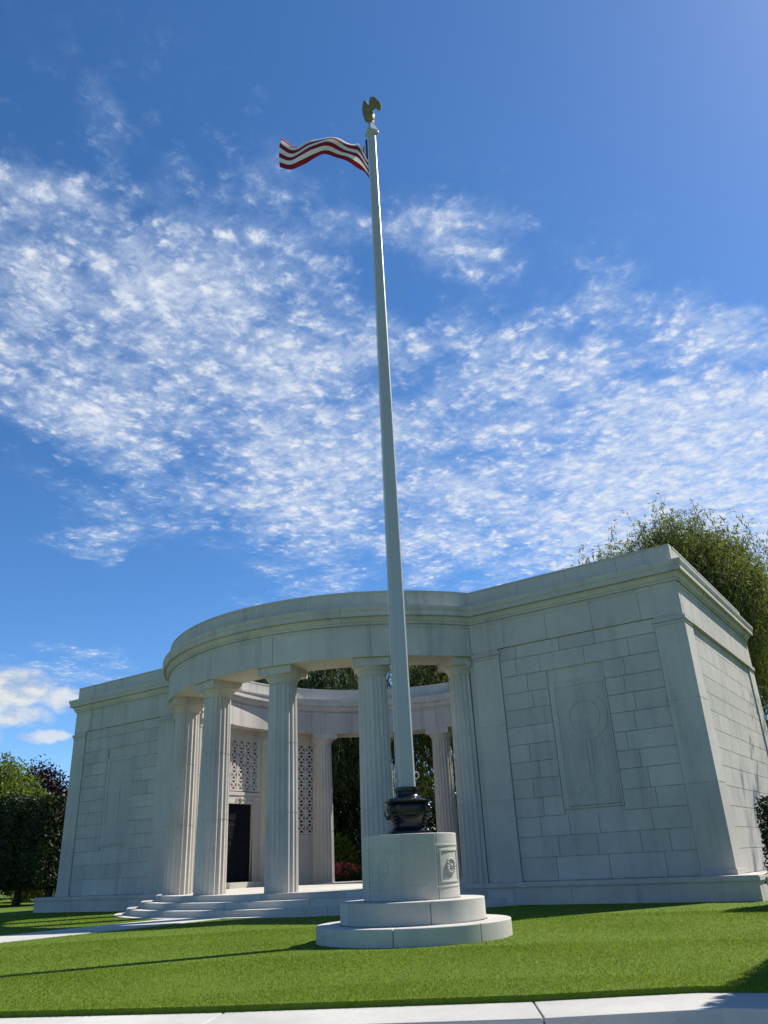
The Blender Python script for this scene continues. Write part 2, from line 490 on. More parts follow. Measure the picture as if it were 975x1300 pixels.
    # attic in blocks
    a = MB()
    a.prism(wpoly(-.015, 7.5, sx=sx), ZT-.01, ZA-.012)
    xs = [6.9, 8.75, 10.4, 12.0, A]
    for y0, y1 in ((-V1, -V1+.3), (V1-.3, V1)):
        for a_, c_ in zip(xs, xs[1:]):
            X = (a_+.005, c_-.005) if sx > 0 else (-c_+.005, -a_-.005)
            a.box(X[0], X[1], y0, y1, ZT-.002, ZA-.05)
            a.box(X[0]-.0, X[1]+.0, y0-.014, y1, ZA-.048, ZA)
    ys = [-V1+.3, -1.8, 0.1, 2.2, V1-.3]
    for a_, c_ in zip(ys, ys[1:]):
        X = (A-.3, A) if sx > 0 else (-A, -A+.3)
        a.box(X[0], X[1], a_+.005, c_-.005, ZT-.004, ZA-.05)
        X = (A-.3, A+.014) if sx > 0 else (-A-.014, -A+.3)
        a.box(X[0], X[1], a_, c_, ZA-.049, ZA-.001)
    a.build('attic', STONE, wing)
    # carved relief panel on the front
    rp = MB()
    cx = 10.23*sx
    F = -(V1-.055)
    w, z0, z1 = .86, 2.34, 5.85
    rp.box(cx-.80, cx+.80, F+.017, F+.09, z0+.1, z1-.13)           # sunk ground
    rp.box(cx-w, cx-w+.17, F-.005, F+.09, z0, z1)
    rp.box(cx+w-.05, cx+w, F-.005, F+.09, z0, z1)
    rp.box(cx-w+.172, cx+w-.052, F-.004, F+.09, z1-.15, z1)
    rp.box(cx-w+.172, cx+w-.052, F-.004, F+.09, z0, z0+.06)
    rp.box(cx-w+.172, cx+w-.052, F-.012, F+.09, z0+.07, 3.16)            # inscription band
    rpo = rp.build('relief_panel', ASHLAR, wing, bevel=.008)
    md = MB()
    if sx > 0:
        # keyhole-like relief: ring, disc and a fluted stem
        def ring(r0, r1, y0, y1, a0=0, a1=360, n=48):
            vs = []; fs = []
            for i in range(n+1):
                g = R(a0 + (a1-a0)*i/n)
                for rr, yy in ((r0,y0),(r1,y0),(r1,y1),(r0,y1)): vs.append((cx+.12+rr*cos(g), yy, 4.78+rr*sin(g)))
            for i in range(n):
                for j in range(4): l=(j+1)%4; fs.append((i*4+j,(i+1)*4+j,(i+1)*4+l,i*4+l))
            md.add(vs, fs, True)
        ring(.46, .66, F+.001, F+.07)
        ring(.0, .44, F+.006, F+.07)
        for dx in (-.13, .0, .13):
            md.box(cx+.12+dx-.05, cx+.12+dx+.05, F+.002, F+.07, 3.2, 4.14)
        for dx in (-.45, .5): md.box(cx+dx-.05, cx+dx+.05, F+.009, F+.07, 3.3, 3.95)
        md.box(cx-.2, cx+.42, F+.003, F+.05, 4.72, 4.80)
    else:
        md.box(cx-.5, cx+.5, F+.007, F+.07, 4.75, 4.83)
        md.box(cx-.12, cx+.12, F+.0, F+.07, 3.25, 4.7)
        md.box(cx-.42, cx-.3, F+.012, F+.07, 3.3, 4.4); md.box(cx+.3, cx+.42, F+.012, F+.07, 3.3, 4.4)
        for i in range(7):
            g = R(30 + 20*i); md.ball((cx+.32*cos(g), F+.03, 4.95+.32*sin(g)), (.07,.03,.1), 8, 6)
    # band of small carved leaves under the ledge
    rd = random.Random(8)
    for i in range(9):
        md.ball((cx-.45+.12*i, F-.0, 2.62 + .12*(i%3) + rd.uniform(-.03,.03)), (.07,.028,.06), 8, 6)
    md.build('carving', ASHLAR, wing, bevel=0)
    # inner wall bays facing the round court
    a0 = 0 if sx > 0 else 180
    inn = MB()
    RW = 7.72
    def bayT(ang):   # x along the wall, y outwards (away from court), z up, origin at wall face
        g = R(ang); r_ = RW*cos(R(11.25))
        e = Vector((-sin(g), cos(g), 0)); n_ = Vector((cos(g), sin(g), 0))
        return Matrix(((e.x, n_.x, 0, n_.x*r_), (e.y, n_.y, 0, n_.y*r_), (0,0,1,0), (0,0,0,1)))
    def lattice(T, x0, x1, z0, z1, nx, nz, name='lattice_screen'):
        l = MB(); cw = (x1-x0)/nx; ch = (z1-z0)/nz
        for i in range(nx+1): l.box(x0+cw*i-.045, x0+cw*i+.045, .02, .12, z0, z1, T)
        for j in range(nz+1): l.box(x0-.045, x1+.045, .024, .116, z0+ch*j-.04, z0+ch*j+.04, T)
        for i in range(nx):
            for j in range(nz):
                cxx, czz = x0+cw*(i+.5), z0+ch*(j+.5); L = math.hypot(cw, ch)/2
                for sg in (1, -1):
                    an = math.atan2(ch*sg, cw); h = .042
                    M = T @ Matrix.Translation((cxx, 0, czz)) @ Matrix.Rotation(-an, 4, 'Y')
                    l.box(-L, L, .028+.003*sg, .11-.003*sg, -h, h, M)
                l.box(cxx-.06, cxx+.06, .017, .1, czz-.06, czz+.06, T)
        o = l.build(name, STONE, wing)
        return o
    for kk, ang in enumerate((a0-22.5, a0, a0+22.5)):
        T = bayT(ang); hw = 1.30
        if kk == 1:
            # door bay
            inn.box(-1.31, -.80, 0, .35, ZP, 4.25, T); inn.box(.80, 1.31, 0, .35, ZP, 4.25, T)
            inn.box(-.80, .80, .004, .35, 3.9, 4.25, T); inn.box(-1.31, 1.31, -.03, .35, 4.252, 4.40, T)
            inn.box(-1.31, 1.31, .002, .35, 6.66, 7.12, T); inn.box(-1.31, -1.12, .002, .35, 4.4, 6.66, T); inn.box(1.12, 1.31, .002, .35, 4.4, 6.66, T)
            inn.box(-1.2, 1.2, .26, .35, 4.4, 6.7, T)
            lattice(T, -1.08, 1.08, 4.48, 6.62, 5, 5)
            # carved emblem above the door
            for i in range(7):
                g = pi*i/6; inn.ball(T @ Vector((.28*cos(g), -.02, 4.02+.12*sin(g))), .055, 8, 6)
            inn.ball(T @ Vector((0, -.03, 4.08)), (.09, .09, .1), 10, 8)
            d = MB(); dT = T
            d.box(-.80, -.006, .14, .22, ZP+.23, 3.9, T); d.box(.006, .80, .14, .22, ZP+.23, 3.9, T)
            for sg in (-1, 1):
                for q in range(4):
                    zz = ZP+.4+q*.76
                    c1, c2 = sorted((.12*sg, .70*sg)); d.box(c1, c2, .125, .15, zz, zz+.6, T)
            dr = d.build('door', DOOR, MEM, bevel=.01)
            for sg in (-1, 1):
                hnd = MB(); hnd.ball(T @ Vector((.07*sg, .09, 1.95)), .04, 10, 8); hnd.build('handle', BRONZE, dr)
            fr = MB()
            fr.box(-.93, -.80, -.035, .1, ZP+.22, 4.03, T); fr.box(.80, .93, -.035, .1, ZP+.22, 4.03, T); fr.box(-.8, .8, -.033, .1, 3.9, 4.03, T)
            fr.build('door_frame', STONE, dr, bevel=.006)
            st = MB(); st.box(-1.25, 1.25, -.75, .2, ZP-.02, ZP+.222, T); st.build('threshold', STEPST, MEM, bevel=.01)
        else:
            inn.box(-1.31, 1.31, 0, .35, ZP, 2.05, T); inn.box(-1.31, 1.31, -.025, .35, 2.052, 2.16, T); inn.box(-1.31,1.31,.002,.35,2.162,2.6,T)
            inn.box(-1.31, 1.31, .002, .35, 6.66, 7.12, T); inn.box(-1.31, -1.12, .002, .35, 2.6, 6.66, T); inn.box(1.12, 1.31, .002, .35, 2.6, 6.66, T)
            lattice(T, -1.08, 1.08, 2.66, 6.62, 5, 9)
    for ang in (a0-11.25, a0+11.25):
        T = bayT(ang); T = Matrix.Translation((RW*(1-cos(R(11.25)))*cos(R(ang)), RW*(1-cos(R(11.25)))*sin(R(ang)), 0)) @ T
        inn.box(-.22, .22, -.16, .3, ZP, 6.72, T); inn.box(-.25, .25, -.19, .3, 6.722, 6.86, T); inn.box(-.3, .3, -.24, .3, 6.862, 7.105, T)
    inn.build('court_wall', STONE, wing, bevel=.006)
    dg = MB()
    for kk, ang in enumerate((a0-22.5, a0, a0+22.5)):
        T = bayT(ang); dg.box(-1.115, 1.115, .2, .24, 4.42 if kk == 1 else 2.6, 6.65, T)
    dg.build('interior_shade_panel', SHADEP, wing)  # dark panels stand in for the unlit interior behind the lattices

# ------------------------------------------------------------------ flagpole pedestal
PX, PY = 10.361, -14.130
PED = empty('stone_pedestal', (PX, PY, 0))
tag(PED, 'round stepped pale stone pedestal on the lawn carrying the flagpole', 'pedestal')
VA = -57.0
def course(name, r, z0, z1, joints, parent, mat=PEDST):
    mb = MB(); js = sorted(j % 360 for j in joints); js.append(js[0] + 360)
    for a0, a1 in zip(js, js[1:]):
        g = math.degrees(.005 / r)
        mb.sector([(r-.4, z0), (r, z0), (r, z1), (r-.4, z1)], a0+g, a1-g, max(6, int((a1-a0)/4)))
    mb.lathe([(r-.03, z0+.005), (r-.03, z1-.02)], 72)
    return mb.build(name, mat, parent, bevel=.012)
def ang_at(px, cx, r): return VA + math.degrees(math.asin(max(-1, min(1, (px-cx)/r))))
j1 = [ang_at(x, 525, 124.5) for x in (417, 501, 603)]
course('base_step', 1.647, -.2, .252, j1 + [j1[2]+62, j1[2]+125, j1[0]-60], PED)
j2 = [ang_at(545, 524, 92)]
course('base_step', 1.234, .253, .587, [j2[0]+72*k for k in range(5)], PED)
DR = .825
course('drum', DR, .588, 1.599, [-24, 66, 156, 246], PED)
rl = MB()
def cyl_patch(a0, a1, z0, z1, r0, r1):
    rl.sector([(r0, z0), (r1, z0), (r1, z1), (r0, z1)], a0, a1, max(2, int((a1-a0)/5)))
def frame(ac, hw, z0, z1, tz=.035, d=.018):
    ta = math.degrees(tz / DR); r0, r1 = DR-.02, DR+d
    cyl_patch(ac-hw, ac+hw, z1-tz, z1, r0, r1); cyl_patch(ac-hw, ac+hw, z0, z0+tz, r0, r1)
    cyl_patch(ac-hw, ac-hw+ta, z0+tz+.001, z1-tz-.001, r0, r1-.001); cyl_patch(ac+hw-ta, ac+hw, z0+tz+.001, z1-tz-.001, r0, r1-.001)
for q in range(4):
    ac = -2 + 90*q
    frame(ac, 25, .76, 1.42, .03, .008); frame(ac, 18.5, .83, 1.34, .03, .013)
    frame(ac-45, 9.5, .79, 1.44, .022, .006)
    g = R(ac); n_ = Vector((cos(g), sin(g), 0)); e_ = Vector((-sin(g), cos(g), 0))
    c_ = n_*(DR+.0) + Vector((0,0,1.08))
    M = Matrix(((e_.x, 0, n_.x, c_.x), (e_.y, 0, n_.y, c_.y), (0, 1, 0, c_.z), (0,0,0,1)))
    if q % 2 == 0:
        mb = MB()
        for i in range(14):
            h = 2*pi*i/14
            mb.ball(M @ Vector((.105*cos(h), .105*sin(h), .006)), .028, 8, 6)
            M3 = M.to_3x3() @ Matrix.Rotation(h, 3, 'Z')
            mb.ball(M @ Vector((.065*cos(h), .065*sin(h), .006)), (.042, .010, .014), 8, 6, M3)
        mb.ball(M @ Vector((0,0,.012)), (.03,.03,.03), 10, 8)
        # shallow disc behind the petals
        vs = [M @ Vector((.125*cos(2*pi*i/32), .125*sin(2*pi*i/32), d)) for d in (-.04, .006) for i in range(32)]
        mb.add(vs, [tuple(range(31,-1,-1)), tuple(range(32,64))] + [(i,(i+1)%32,32+(i+1)%32,32+i) for i in range(32)])
        mb.build('rosette', PEDST, PED)
    else:
        mb = MB()
        for i in range(10):
            h = 2*pi*i/10 + .3
            mb.ball(M @ Vector((.10*cos(h), .14*sin(h), -.002)), (.036,.036,.016), 8, 6, M.to_3x3())
        vs = []
        mb.ball(M @ Vector((0, 0, -.004)), (.05,.11,.02), 10, 8, M.to_3x3())
        mb.build('wreath_relief', PEDST, PED)
rl.build('relief_frame', PEDST, PED, bevel=.004)

# ------------------------------------------------------------------ flagpole
FP = empty('flagpole', (PX, PY, 1.6))
tag(FP, 'tall grey square flagpole topped by a gilded eagle, standing on the pedestal', 'flagpole')
FR = R(VA + 9)
def csq(h, ch): return [(h-ch,-h),(h,-h+ch),(h,h-ch),(h-ch,h),(-h+ch,h),(-h,h-ch),(-h,-h+ch),(-h+ch,-h)]
mb = MB()
zb, zt = .76, 17.36
ring0 = csq(.152, .032); ring1 = csq(.088, .020)
vs = []
lev = [(zb, 0), (zb+5, .3), (zb+11, .66), (zt, 1)]
for z, f in lev:
    for a, b in zip(ring0, ring1): vs.append((a[0]*(1-f)+b[0]*f, a[1]*(1-f)+b[1]*f, z))
fs = []
for j in range(len(lev)-1):
    for i in range(8): fs.append((j*8+i, j*8+(i+1)%8, (j+1)*8+(i+1)%8, (j+1)*8+i))
fs += [tuple(range(7,-1,-1)), tuple(range((len(lev)-1)*8, len(lev)*8))]
mb.add(vs, fs)
sh = mb.build('shaft', POLE, FP, bevel=.004, rotz=FR)
mb = MB()
for z0, z1, h0, h1 in ((zt+.002, zt+.05, .095, .145), (zt+.052, zt+.11, .15, .15), (zt+.112, zt+.44, .15, .055), (zt+.442, zt+.50, .055, .045)):
    a, b = csq(h0, h0*.22), csq(h1, h1*.22)
    mb.add([(p[0],p[1],z0) for p in a] + [(p[0],p[1],z1) for p in b], [tuple(range(7,-1,-1)), tuple(range(8,16))] + [(i,(i+1)%8,8+(i+1)%8,8+i) for i in range(8)])
mb.build('pole_cap', POLE, FP, bevel=.005, rotz=FR + R(20))
# bronze base: waisted urn with four corner heads, swags and paw feet
mb = MB()
def sq(n_):
    def f(a, z):
        return 1 + n_*(abs(sin(2*(a)))**2)*.10
    return f
prof = [(.345,.0),(.36,.015),(.355,.05),(.32,.075),(.275,.11),(.262,.15),(.275,.2),(.31,.27),(.345,.35),(.36,.43),(.355,.48),(.33,.51),(.345,.525),(.375,.535),(.38,.555),(.36,.575),(.29,.60),(.215,.63),(.19,.66),(.185,.70),(.195,.72),(.20,.75),(.198,.79),(.17,.80)]
mb.lathe(prof, 48, mod=sq(1))
bb = mb.build('bronze_base', BRONZE, FP, rotz=FR); bb.scale = (1.1, 1.1, 1)
orn = MB()
for q in range(4):
    g = R(45 + 90*q); c, s_ = cos(g), sin(g); Mz = Matrix.Rotation(g, 4, 'Z')
    T3 = Mz.to_3x3()
    # horned lid corner
    orn.add([Mz @ Vector(p) for p in ((.33,-.09,.52),(.33,.09,.52),(.47,0,.57),(.33,-.08,.60),(.33,.08,.60),(.45,0,.59))], [(0,1,2),(3,5,4),(0,2,5,3),(1,4,5,2),(0,3,4,1)])
    # head: skull, brow, beak, neck feathers
    orn.ball(Mz @ Vector((.385,0,.43)), (.075,.06,.075), 12, 8, T3)
    orn.ball(Mz @ Vector((.43,0,.40)), (.05,.032,.04), 10, 8, T3)
    orn.ball(Mz @ Vector((.455,0,.365)), (.02,.018,.04), 8, 6, T3)
    orn.ball(Mz @ Vector((.375,.045,.465)), (.035,.02,.02), 8, 6, T3); orn.ball(Mz @ Vector((.375,-.045,.465)), (.035,.02,.02), 8, 6, T3)
    for i in range(4):
        orn.ball(Mz @ Vector((.365-.022*i, 0, .34-.06*i)), (.05,.055-.007*i,.045), 10, 6, T3)
    # paw foot with toes
    orn.ball(Mz @ Vector((.335,0,.05)), (.075,.06,.05), 10, 8, T3)
    for dy in (-.04, 0, .04): orn.ball(Mz @ Vector((.395, dy, .025)), (.03,.018,.025), 8, 6, T3)
    # swag to the next head
    p0 = Vector((.37*cos(g), .37*sin(g), .42)); p1 = Vector((.37*cos(g+pi/2), .37*sin(g+pi/2), .42))
    for i in range(1, 10):
        f = i/10; a2 = g + f*pi/2; z = .42 - .55*f*(1-f)
        rr = .34 - .06*f*(1-f)*2 + .02
        orn.ball((rr*cos(a2), rr*sin(a2), z), .022 + .02*f*(1-f)*4*.6, 8, 6)
orn.build('eagle_head_ornament', BRONZE, bb)
# eagle finial
eg = MB()
EZ = zt + .53
eg.ball((0,0,.0), .06, 14, 10)
eg.ball((0,.0,.21), (.105,.12,.17), 16, 12)                      # body
eg.ball((0,.06,.36), (.08,.08,.13), 14, 10)                       # breast
eg.ball((0,.10,.50), (.05,.06,.06), 12, 8); eg.ball((0,.165,.485), (.02,.04,.02), 8, 6)   # head, beak
eg.ball((0,-.09,.08), (.07,.045,.12), 10, 8)                      # tail
eg.ball((.05,.04,.05), (.04,.05,.06), 8, 6); eg.ball((-.05,.04,.05), (.04,.05,.06), 8, 6)
def plate(outline, ang, stretch, bow):
    n = len(outline); vs = []; Rm = Matrix.Rotation(R(ang), 3, 'Z')
    cxm = sum(p[0] for p in outline)/n; czm = sum(p[1] for p in outline)/n
    for d in (-.02, .02):
        for x, z in outline + [(cxm, czm)]:
            xx = x*stretch; vs.append(Rm @ Vector((xx, d + bow*xx*xx - .03, z)))
    m = n + 1; fs = []
    for i_ in range(n):
        k_ = (i_+1) % n
        fs += [(i_, k_, n), (m+k_, m+i_, m+n), (i_, m+i_, m+k_, k_)]
    eg.add(vs, fs, True)
plate([(-.04,.20),(-.05,.60),(-.02,.86),(.0,.92),(.06,.97),(.12,.95),(.17,.88),(.23,.79),(.26,.71),(.28,.575),(.27,.50),(.23,.44),(.19,.455),(.15,.53),(.10,.50),(.07,.42),(.04,.28)], 14, 1.05, -.5)
plate([(.02,.18),(.0,.60),(-.05,.76),(-.10,.92),(-.155,1.0),(-.19,.84),(-.205,.66),(-.19,.46),(-.16,.28),(-.135,.13),(-.08,.06)], -44, 1.3, -.3)
eo = eg.build('eagle_finial', GOLD, FP, loc=(0,0,EZ), rotz=R(VA+90))
rm = eo.modifiers.new('merge', 'REMESH'); rm.mode = 'VOXEL'; rm.voxel_size = .012; rm.use_smooth_shade = True
# halyard ropes with cleat, on the left and right of the pole as seen from the lawn
side = Vector((cos(R(VA+90)), sin(R(VA+90)), 0)); tow = Vector((cos(R(VA)), sin(R(VA)), 0))
mb = MB()
pts = [tuple(-side*(.175-.065*f) + tow*(.02+.008*sin(f*9)) + Vector((0,0,.95+16.3*f))) for f in [i/24 for i in range(25)]]
mb.tube(pts, .006, 6)
for q in range(3):
    pts = [tuple(-side*(.195+.012*sin(i*.9+q)) + tow*(.03*q-.02) + Vector((0,0,.62+.052*i))) for i in range(11)]
    mb.tube(pts, .011, 6)
mb.ball(-side*.175 + Vector((0,0,.93)), (.035,.03,.05), 8, 6)
for i in range(10):
    g = 2*pi*i/10
mb.tube([tuple(side*(.19+.05*sin(g)) + Vector((0,0,1.0+.06*cos(g)))) for g in [2*pi*i/12 for i in range(13)]], .008, 6)
mb.build('halyard', ROPE, FP)

# ------------------------------------------------------------------ flag
def flag_material():
    m, t, nd, lk, P = nodes('flag_cloth')
    uv = nd.new('ShaderNodeUVMap'); sp = nd.new('ShaderNodeSeparateXYZ'); lk.new(uv.outputs[0], sp.inputs[0])
    u, v = sp.outputs[0], sp.outputs[1]
    stripe = math_(t, 'MODULO', math_(t, 'FLOOR', math_(t, 'MULTIPLY', v, 13)), 2)
    c = mixc(t, stripe, (.36, .022, .045), (.82, .80, .78))
    cant = math_(t, 'MULTIPLY', math_(t, 'LESS_THAN', u, .4), math_(t, 'GREATER_THAN', v, 6/13))
    # stars: staggered dots
    fx = math_(t, 'FRACT', math_(t, 'MULTIPLY', u, 15)); fy = math_(t, 'FRACT', math_(t, 'MULTIPLY', v, 17))
    dx = math_(t, 'SUBTRACT', fx, .5); dy = math_(t, 'SUBTRACT', fy, .5)
    d2 = math_(t, 'ADD', math_(t, 'MULTIPLY', dx, dx), math_(t, 'MULTIPLY', dy, dy))
    star = math_(t, 'LESS_THAN', d2, .06)
    c = mixc(t, cant, c, mixc(t, star, (.02, .03, .12), (.8, .8, .8)))
    lk.new(c, P.inputs['Base Color']); P.inputs['Roughness'].default_value = .8; P.inputs['Specular IOR Level'].default_value = .2
    tr = nd.new('ShaderNodeBsdfTranslucent'); lk.new(c, tr.inputs['Color'])
    mx = nd.new('ShaderNodeMixShader'); mx.inputs[0].default_value = .38
    lk.new(P.outputs[0], mx.inputs[1]); lk.new(tr.outputs[0], mx.inputs[2]); lk.new(mx.outputs[0], nd['Material Output'].inputs['Surface'])
    return m
def lerp1(x, xs, ys): return float(np.interp(x, xs, ys))
def smooth_curve(xs, ys, x):
    # cubic hermite through the points
    i = max(0, min(len(xs)-2, int(np.searchsorted(xs, x)) - 1)); h = xs[i+1]-xs[i]; tt = (x-xs[i])/h
    def sl(k):
        a, b = max(k-1,0), min(k+1,len(xs)-1); return (ys[b]-ys[a])/(xs[b]-xs[a])
    m0, m1 = sl(i)*h, sl(i+1)*h
    return (2*tt**3-3*tt**2+1)*ys[i] + (tt**3-2*tt**2+tt)*m0 + (-2*tt**3+3*tt**2)*ys[i+1] + (tt**3-tt**2)*m1
S_ = [0, .12, .3, .55, .9, 1.2, 1.5, 1.8, 2.05, 2.34]
ZTOP = [18.86, 18.90, 18.93, 19.02, 19.05, 18.95, 18.82, 18.80, 18.90, 19.04]
ZBOT = [17.42, 17.76, 18.08, 18.34, 18.38, 18.30, 18.18, 18.04, 17.98, 18.00]
DEP = [0, .08, .20, .22, .08, -.06, -.08, .02, .07, -.02]          # away from the camera
NS, NT = 90, 39
verts = []; uvs = []
for i in range(NS+1):
    s = 2.34*i/NS; zt_, zb_, dp = (smooth_curve(S_, q, s) for q in (ZTOP, ZBOT, DEP))
    f = min(1, max(0, s-.02)/.26); f = f*f*(3-2*f)
    for j in range(NT+1):
        v = j/NT; VF = .45 + .10*max(0, (s-1.5))
        # straight at the hoist; further out the upper half folds back behind the lower
        z_a = zb_ + (zt_-zb_)*v; d_a = 0
        if v < VF: q = v/VF; z_b = zb_ + (zt_-zb_)*q; d_b = -(.08 + .04*sin(q*5+s*4))*sin(q*pi)
        else:
            q = (v-VF)/(1-VF); z_b = zt_ - .40*q**.5*(zt_-zb_); d_b = .26*q**1.4
        vv = min(v, VF); z_b += .010*f*sin(s*8.5 + vv*4); d_b += .025*sin(s*9 + vv*6)
        z = z_a*(1-f) + z_b*f; d = dp + d_a*(1-f) + d_b*f
        ss_ = s + .05*f*sin(v*5 + s*3)
        p = -side*(.13 + ss_*.985) - tow*d
        verts.append((p.x, p.y, z - 1.6*0)); uvs.append((i/NS, v))
faces = [(i*(NT+1)+j, (i+1)*(NT+1)+j, (i+1)*(NT+1)+j+1, i*(NT+1)+j+1) for i in range(NS) for j in range(NT)]
me = bpy.data.meshes.new('flag'); me.from_pydata(verts, [], faces); me.polygons.foreach_set('use_smooth', [True]*len(faces))
uvl = me.uv_layers.new(name='UVMap')
for l in me.loops: uvl.data[l.index].uv = uvs[l.vertex_index]
fo = bpy.data.objects.new('flag', me); COL.objects.link(fo); fo.location = (PX, PY, 0); me.materials.append(flag_material())
sd_ = fo.modifiers.new('cloth', 'SOLIDIFY'); sd_.thickness = .004
tag(fo, 'red and white striped flag blowing leftwards from the top of the flagpole', 'flag')

# ------------------------------------------------------------------ vegetation
def leaves(centers, size, aspect=.5, up=0.0, droop=None):
    """quads (rhombi) at the centers with random orientation"""
    n = len(centers)
    a = rng.normal(size=(n,3)); 
    if droop is not None: a = a*.35 + droop
    a /= np.linalg.norm(a, axis=1, keepdims=True)
    b = rng.normal(size=(n,3)); b[:,2] *= .6 
    b -= a*(a*b).sum(1, keepdims=True); b /= np.linalg.norm(b, axis=1, keepdims=True) + 1e-9
    L = size*rng.uniform(.6, 1.3, (n,1)); W = L*aspect
    c = np.asarray(centers)
    return np.stack([c - a*L*.5, c + b*W*.5, c + a*L*.5, c - b*W*.5], 1).reshape(-1,3)
def crown_points(lobes, clumps, per, spread, flat=.8):
    """clumps of points through the volume of the lobes, denser towards the outside"""
    vol = np.array([l[3]*l[4]*l[5] for l in lobes]); idx = rng.choice(len(lobes), clumps, p=vol/vol.sum())
    d = rng.normal(size=(clumps,3)); d /= np.linalg.norm(d, axis=1, keepdims=True)
    rad = rng.uniform(.25, 1.0, (clumps,1))**.5
    L = np.array(lobes)[idx]
    c = L[:,:3] + d*rad*L[:,3:6]
    k = rng.integers(int(per*.5), int(per*1.5), clumps)
    c = np.repeat(c, k, 0); sp = np.repeat(rng.uniform(.6, 1.4, clumps)*spread, k)[:,None]
    return c + rng.normal(size=c.shape)*sp*np.array([1,1,flat])
def trunk_obj(parent, x, y, h, r, limbs=5, seed=0, lean=.3, top=None):
    rd = random.Random(seed); mb = MB()
    pts = [(x + lean*(i/6)**2*rd.uniform(-.4,.4), y + lean*(i/6)**2*rd.uniform(-.4,.4), h*i/6 - .05) for i in range(7)]
    mb.tube(pts, [r*(1.35 if i == 0 else 1-.09*i) for i in range(7)], 10)
    for k in range(limbs):
        g = 2*pi*k/limbs + rd.uniform(-.3,.3); b = pts[3 + k % 4]; L = (top or h)*rd.uniform(.35,.6)
        q = [(b[0]+cos(g)*L*f*.7, b[1]+sin(g)*L*f*.7, b[2]+L*f*(.9-.25*f)) for f in (0,.25,.5,.75,1)]
        mb.tube(q, [r*.5*(1-.8*f) + .01 for f in (0,.25,.5,.75,1)], 7)
    return mb.build('trunk', BARK, parent, fix=False)
def tree(name, label, cat, x, y, lobes, clumps, per, spread, lsize, mat, trunk_h, trunk_r, group=None, aspect=.55, seed=0):
    root = empty(name, (0,0,0)); tag(root, label, cat, group)
    root.location = (x, y, 0)
    P_ = crown_points(lobes, clumps, per, spread)
    np_mesh('crown', leaves(P_, lsize, aspect), 4, mat, root)
    trunk_obj(root, 0, 0, trunk_h, trunk_r, 6, seed)
    return root
def willow(label, x, y, h, rad, strands, seed, group=None, lsize=.30, mat=None):
    root = empty('willow_tree', (x, y, 0)); tag(root, label, 'tree', group)
    rd = np.random.default_rng(seed); cs = []; dr = []
    hubs = []
    for k in range(26):
        g = rd.uniform(0, 2*pi); q = rd.uniform(.1, .95)**.7; hubs.append((q*rad*cos(g), q*rad*sin(g), h*(1 - .38*q*q) * rd.uniform(.82, 1.0), ))
    hubs = np.array(hubs)
    for s in range(strands):
        hb = hubs[rd.integers(len(hubs))]; g = rd.uniform(0, 2*pi); out = np.array([cos(g), sin(g), 0])
        base = hb + rd.normal(size=3)*np.array([.9,.9,.7]); L = rd.uniform(1.2, 5.5)*h/16; reach = rd.uniform(.3, 1.3)
        L = min(L, base[2]-1.0) if base[2] > 2 else 1
        n = int(L*11) + 6; f = np.linspace(0, 1, n)[:,None]
        p = base + out*reach*(1-(1-f)**2) + np.array([0,0,1])*(.5*np.sin(np.minimum(f*3,1)*pi)*.6 - L*f**1.3)
        p += rd.normal(size=p.shape)*.07
        tang = np.tile(np.array([[0.25*out[0], .25*out[1], -1.0]]), (n,1)); tang[: max(2,n//6)] = out + np.array([0,0,.1])
        cs.append(p); dr.append(tang)
    # fine upper sprays
    P_ = crown_points([(hx,hy,hz,1.5,1.5,.9) for hx,hy,hz in hubs], 260, 26, .38)
    cs.append(P_); dr.append(np.tile(np.array([[.4,.1,-.6]]), (len(P_),1)))
    C_, D_ = np.concatenate(cs), np.concatenate(dr)
    np_mesh('crown', leaves(C_, lsize, .2, droop=D_*1.6), 4, mat or WILLOW, root)
    mb = MB(); r_ = random.Random(seed)
    mb.tube([(0,0,-.05),(0.1,0,h*.12),(.05,.1,h*.28),(0,.1,h*.42)], [.55,.42,.36,.28], 12)
    for hx, hy, hz in hubs:
        mb.tube([(0,.05,h*(.22+.18*r_.random())),(hx*.35,hy*.35,hz*.62),(hx*.75,hy*.75,hz*.86),(hx,hy,hz)], [.2,.13,.08,.03], 6)
    mb.build('trunk', BARK, root, fix=False)
    return root
willow('large weeping willow rising behind the right wing of the memorial', 8.2, 16.6, 17.7, 8.0, 5200, 3, lsize=.25)
willow('weeping willow hanging behind the open back of the colonnade', -6.0, 18.5, 15.0, 6.0, 1900, 5)
willow('dense shaded weeping willow behind the left part of the open colonnade', -14.6, 13.6, 15.6, 5.2, 2300, 12, mat=SHADEW)
tree('yew_tree', 'tall dark evergreen behind the middle of the open colonnade', 'tree', -6.5, 27.5,
     [(0,0,5.5,4.6,4.0,5.2),(1,1,9,3.4,3.2,3.6)], 1200, 30, .45, .3, EVERG, 9, .35, seed=3)
willow('weeping willow standing behind the far corner of the right wing', 21.5, 9.5, 14.5, 4.6, 700, 8)
tree('yew_tree', 'dark evergreen tree seen between the back columns of the colonnade', 'tree', -17.6, 19.5,
     [(0,0,5.5,4.3,4.3,5.2),(1,1,9.5,3.2,3.2,4),(-2,-1,4,3,3,3.4)], 1500, 34, .42, .26, EVERG, 9, .35, seed=2)
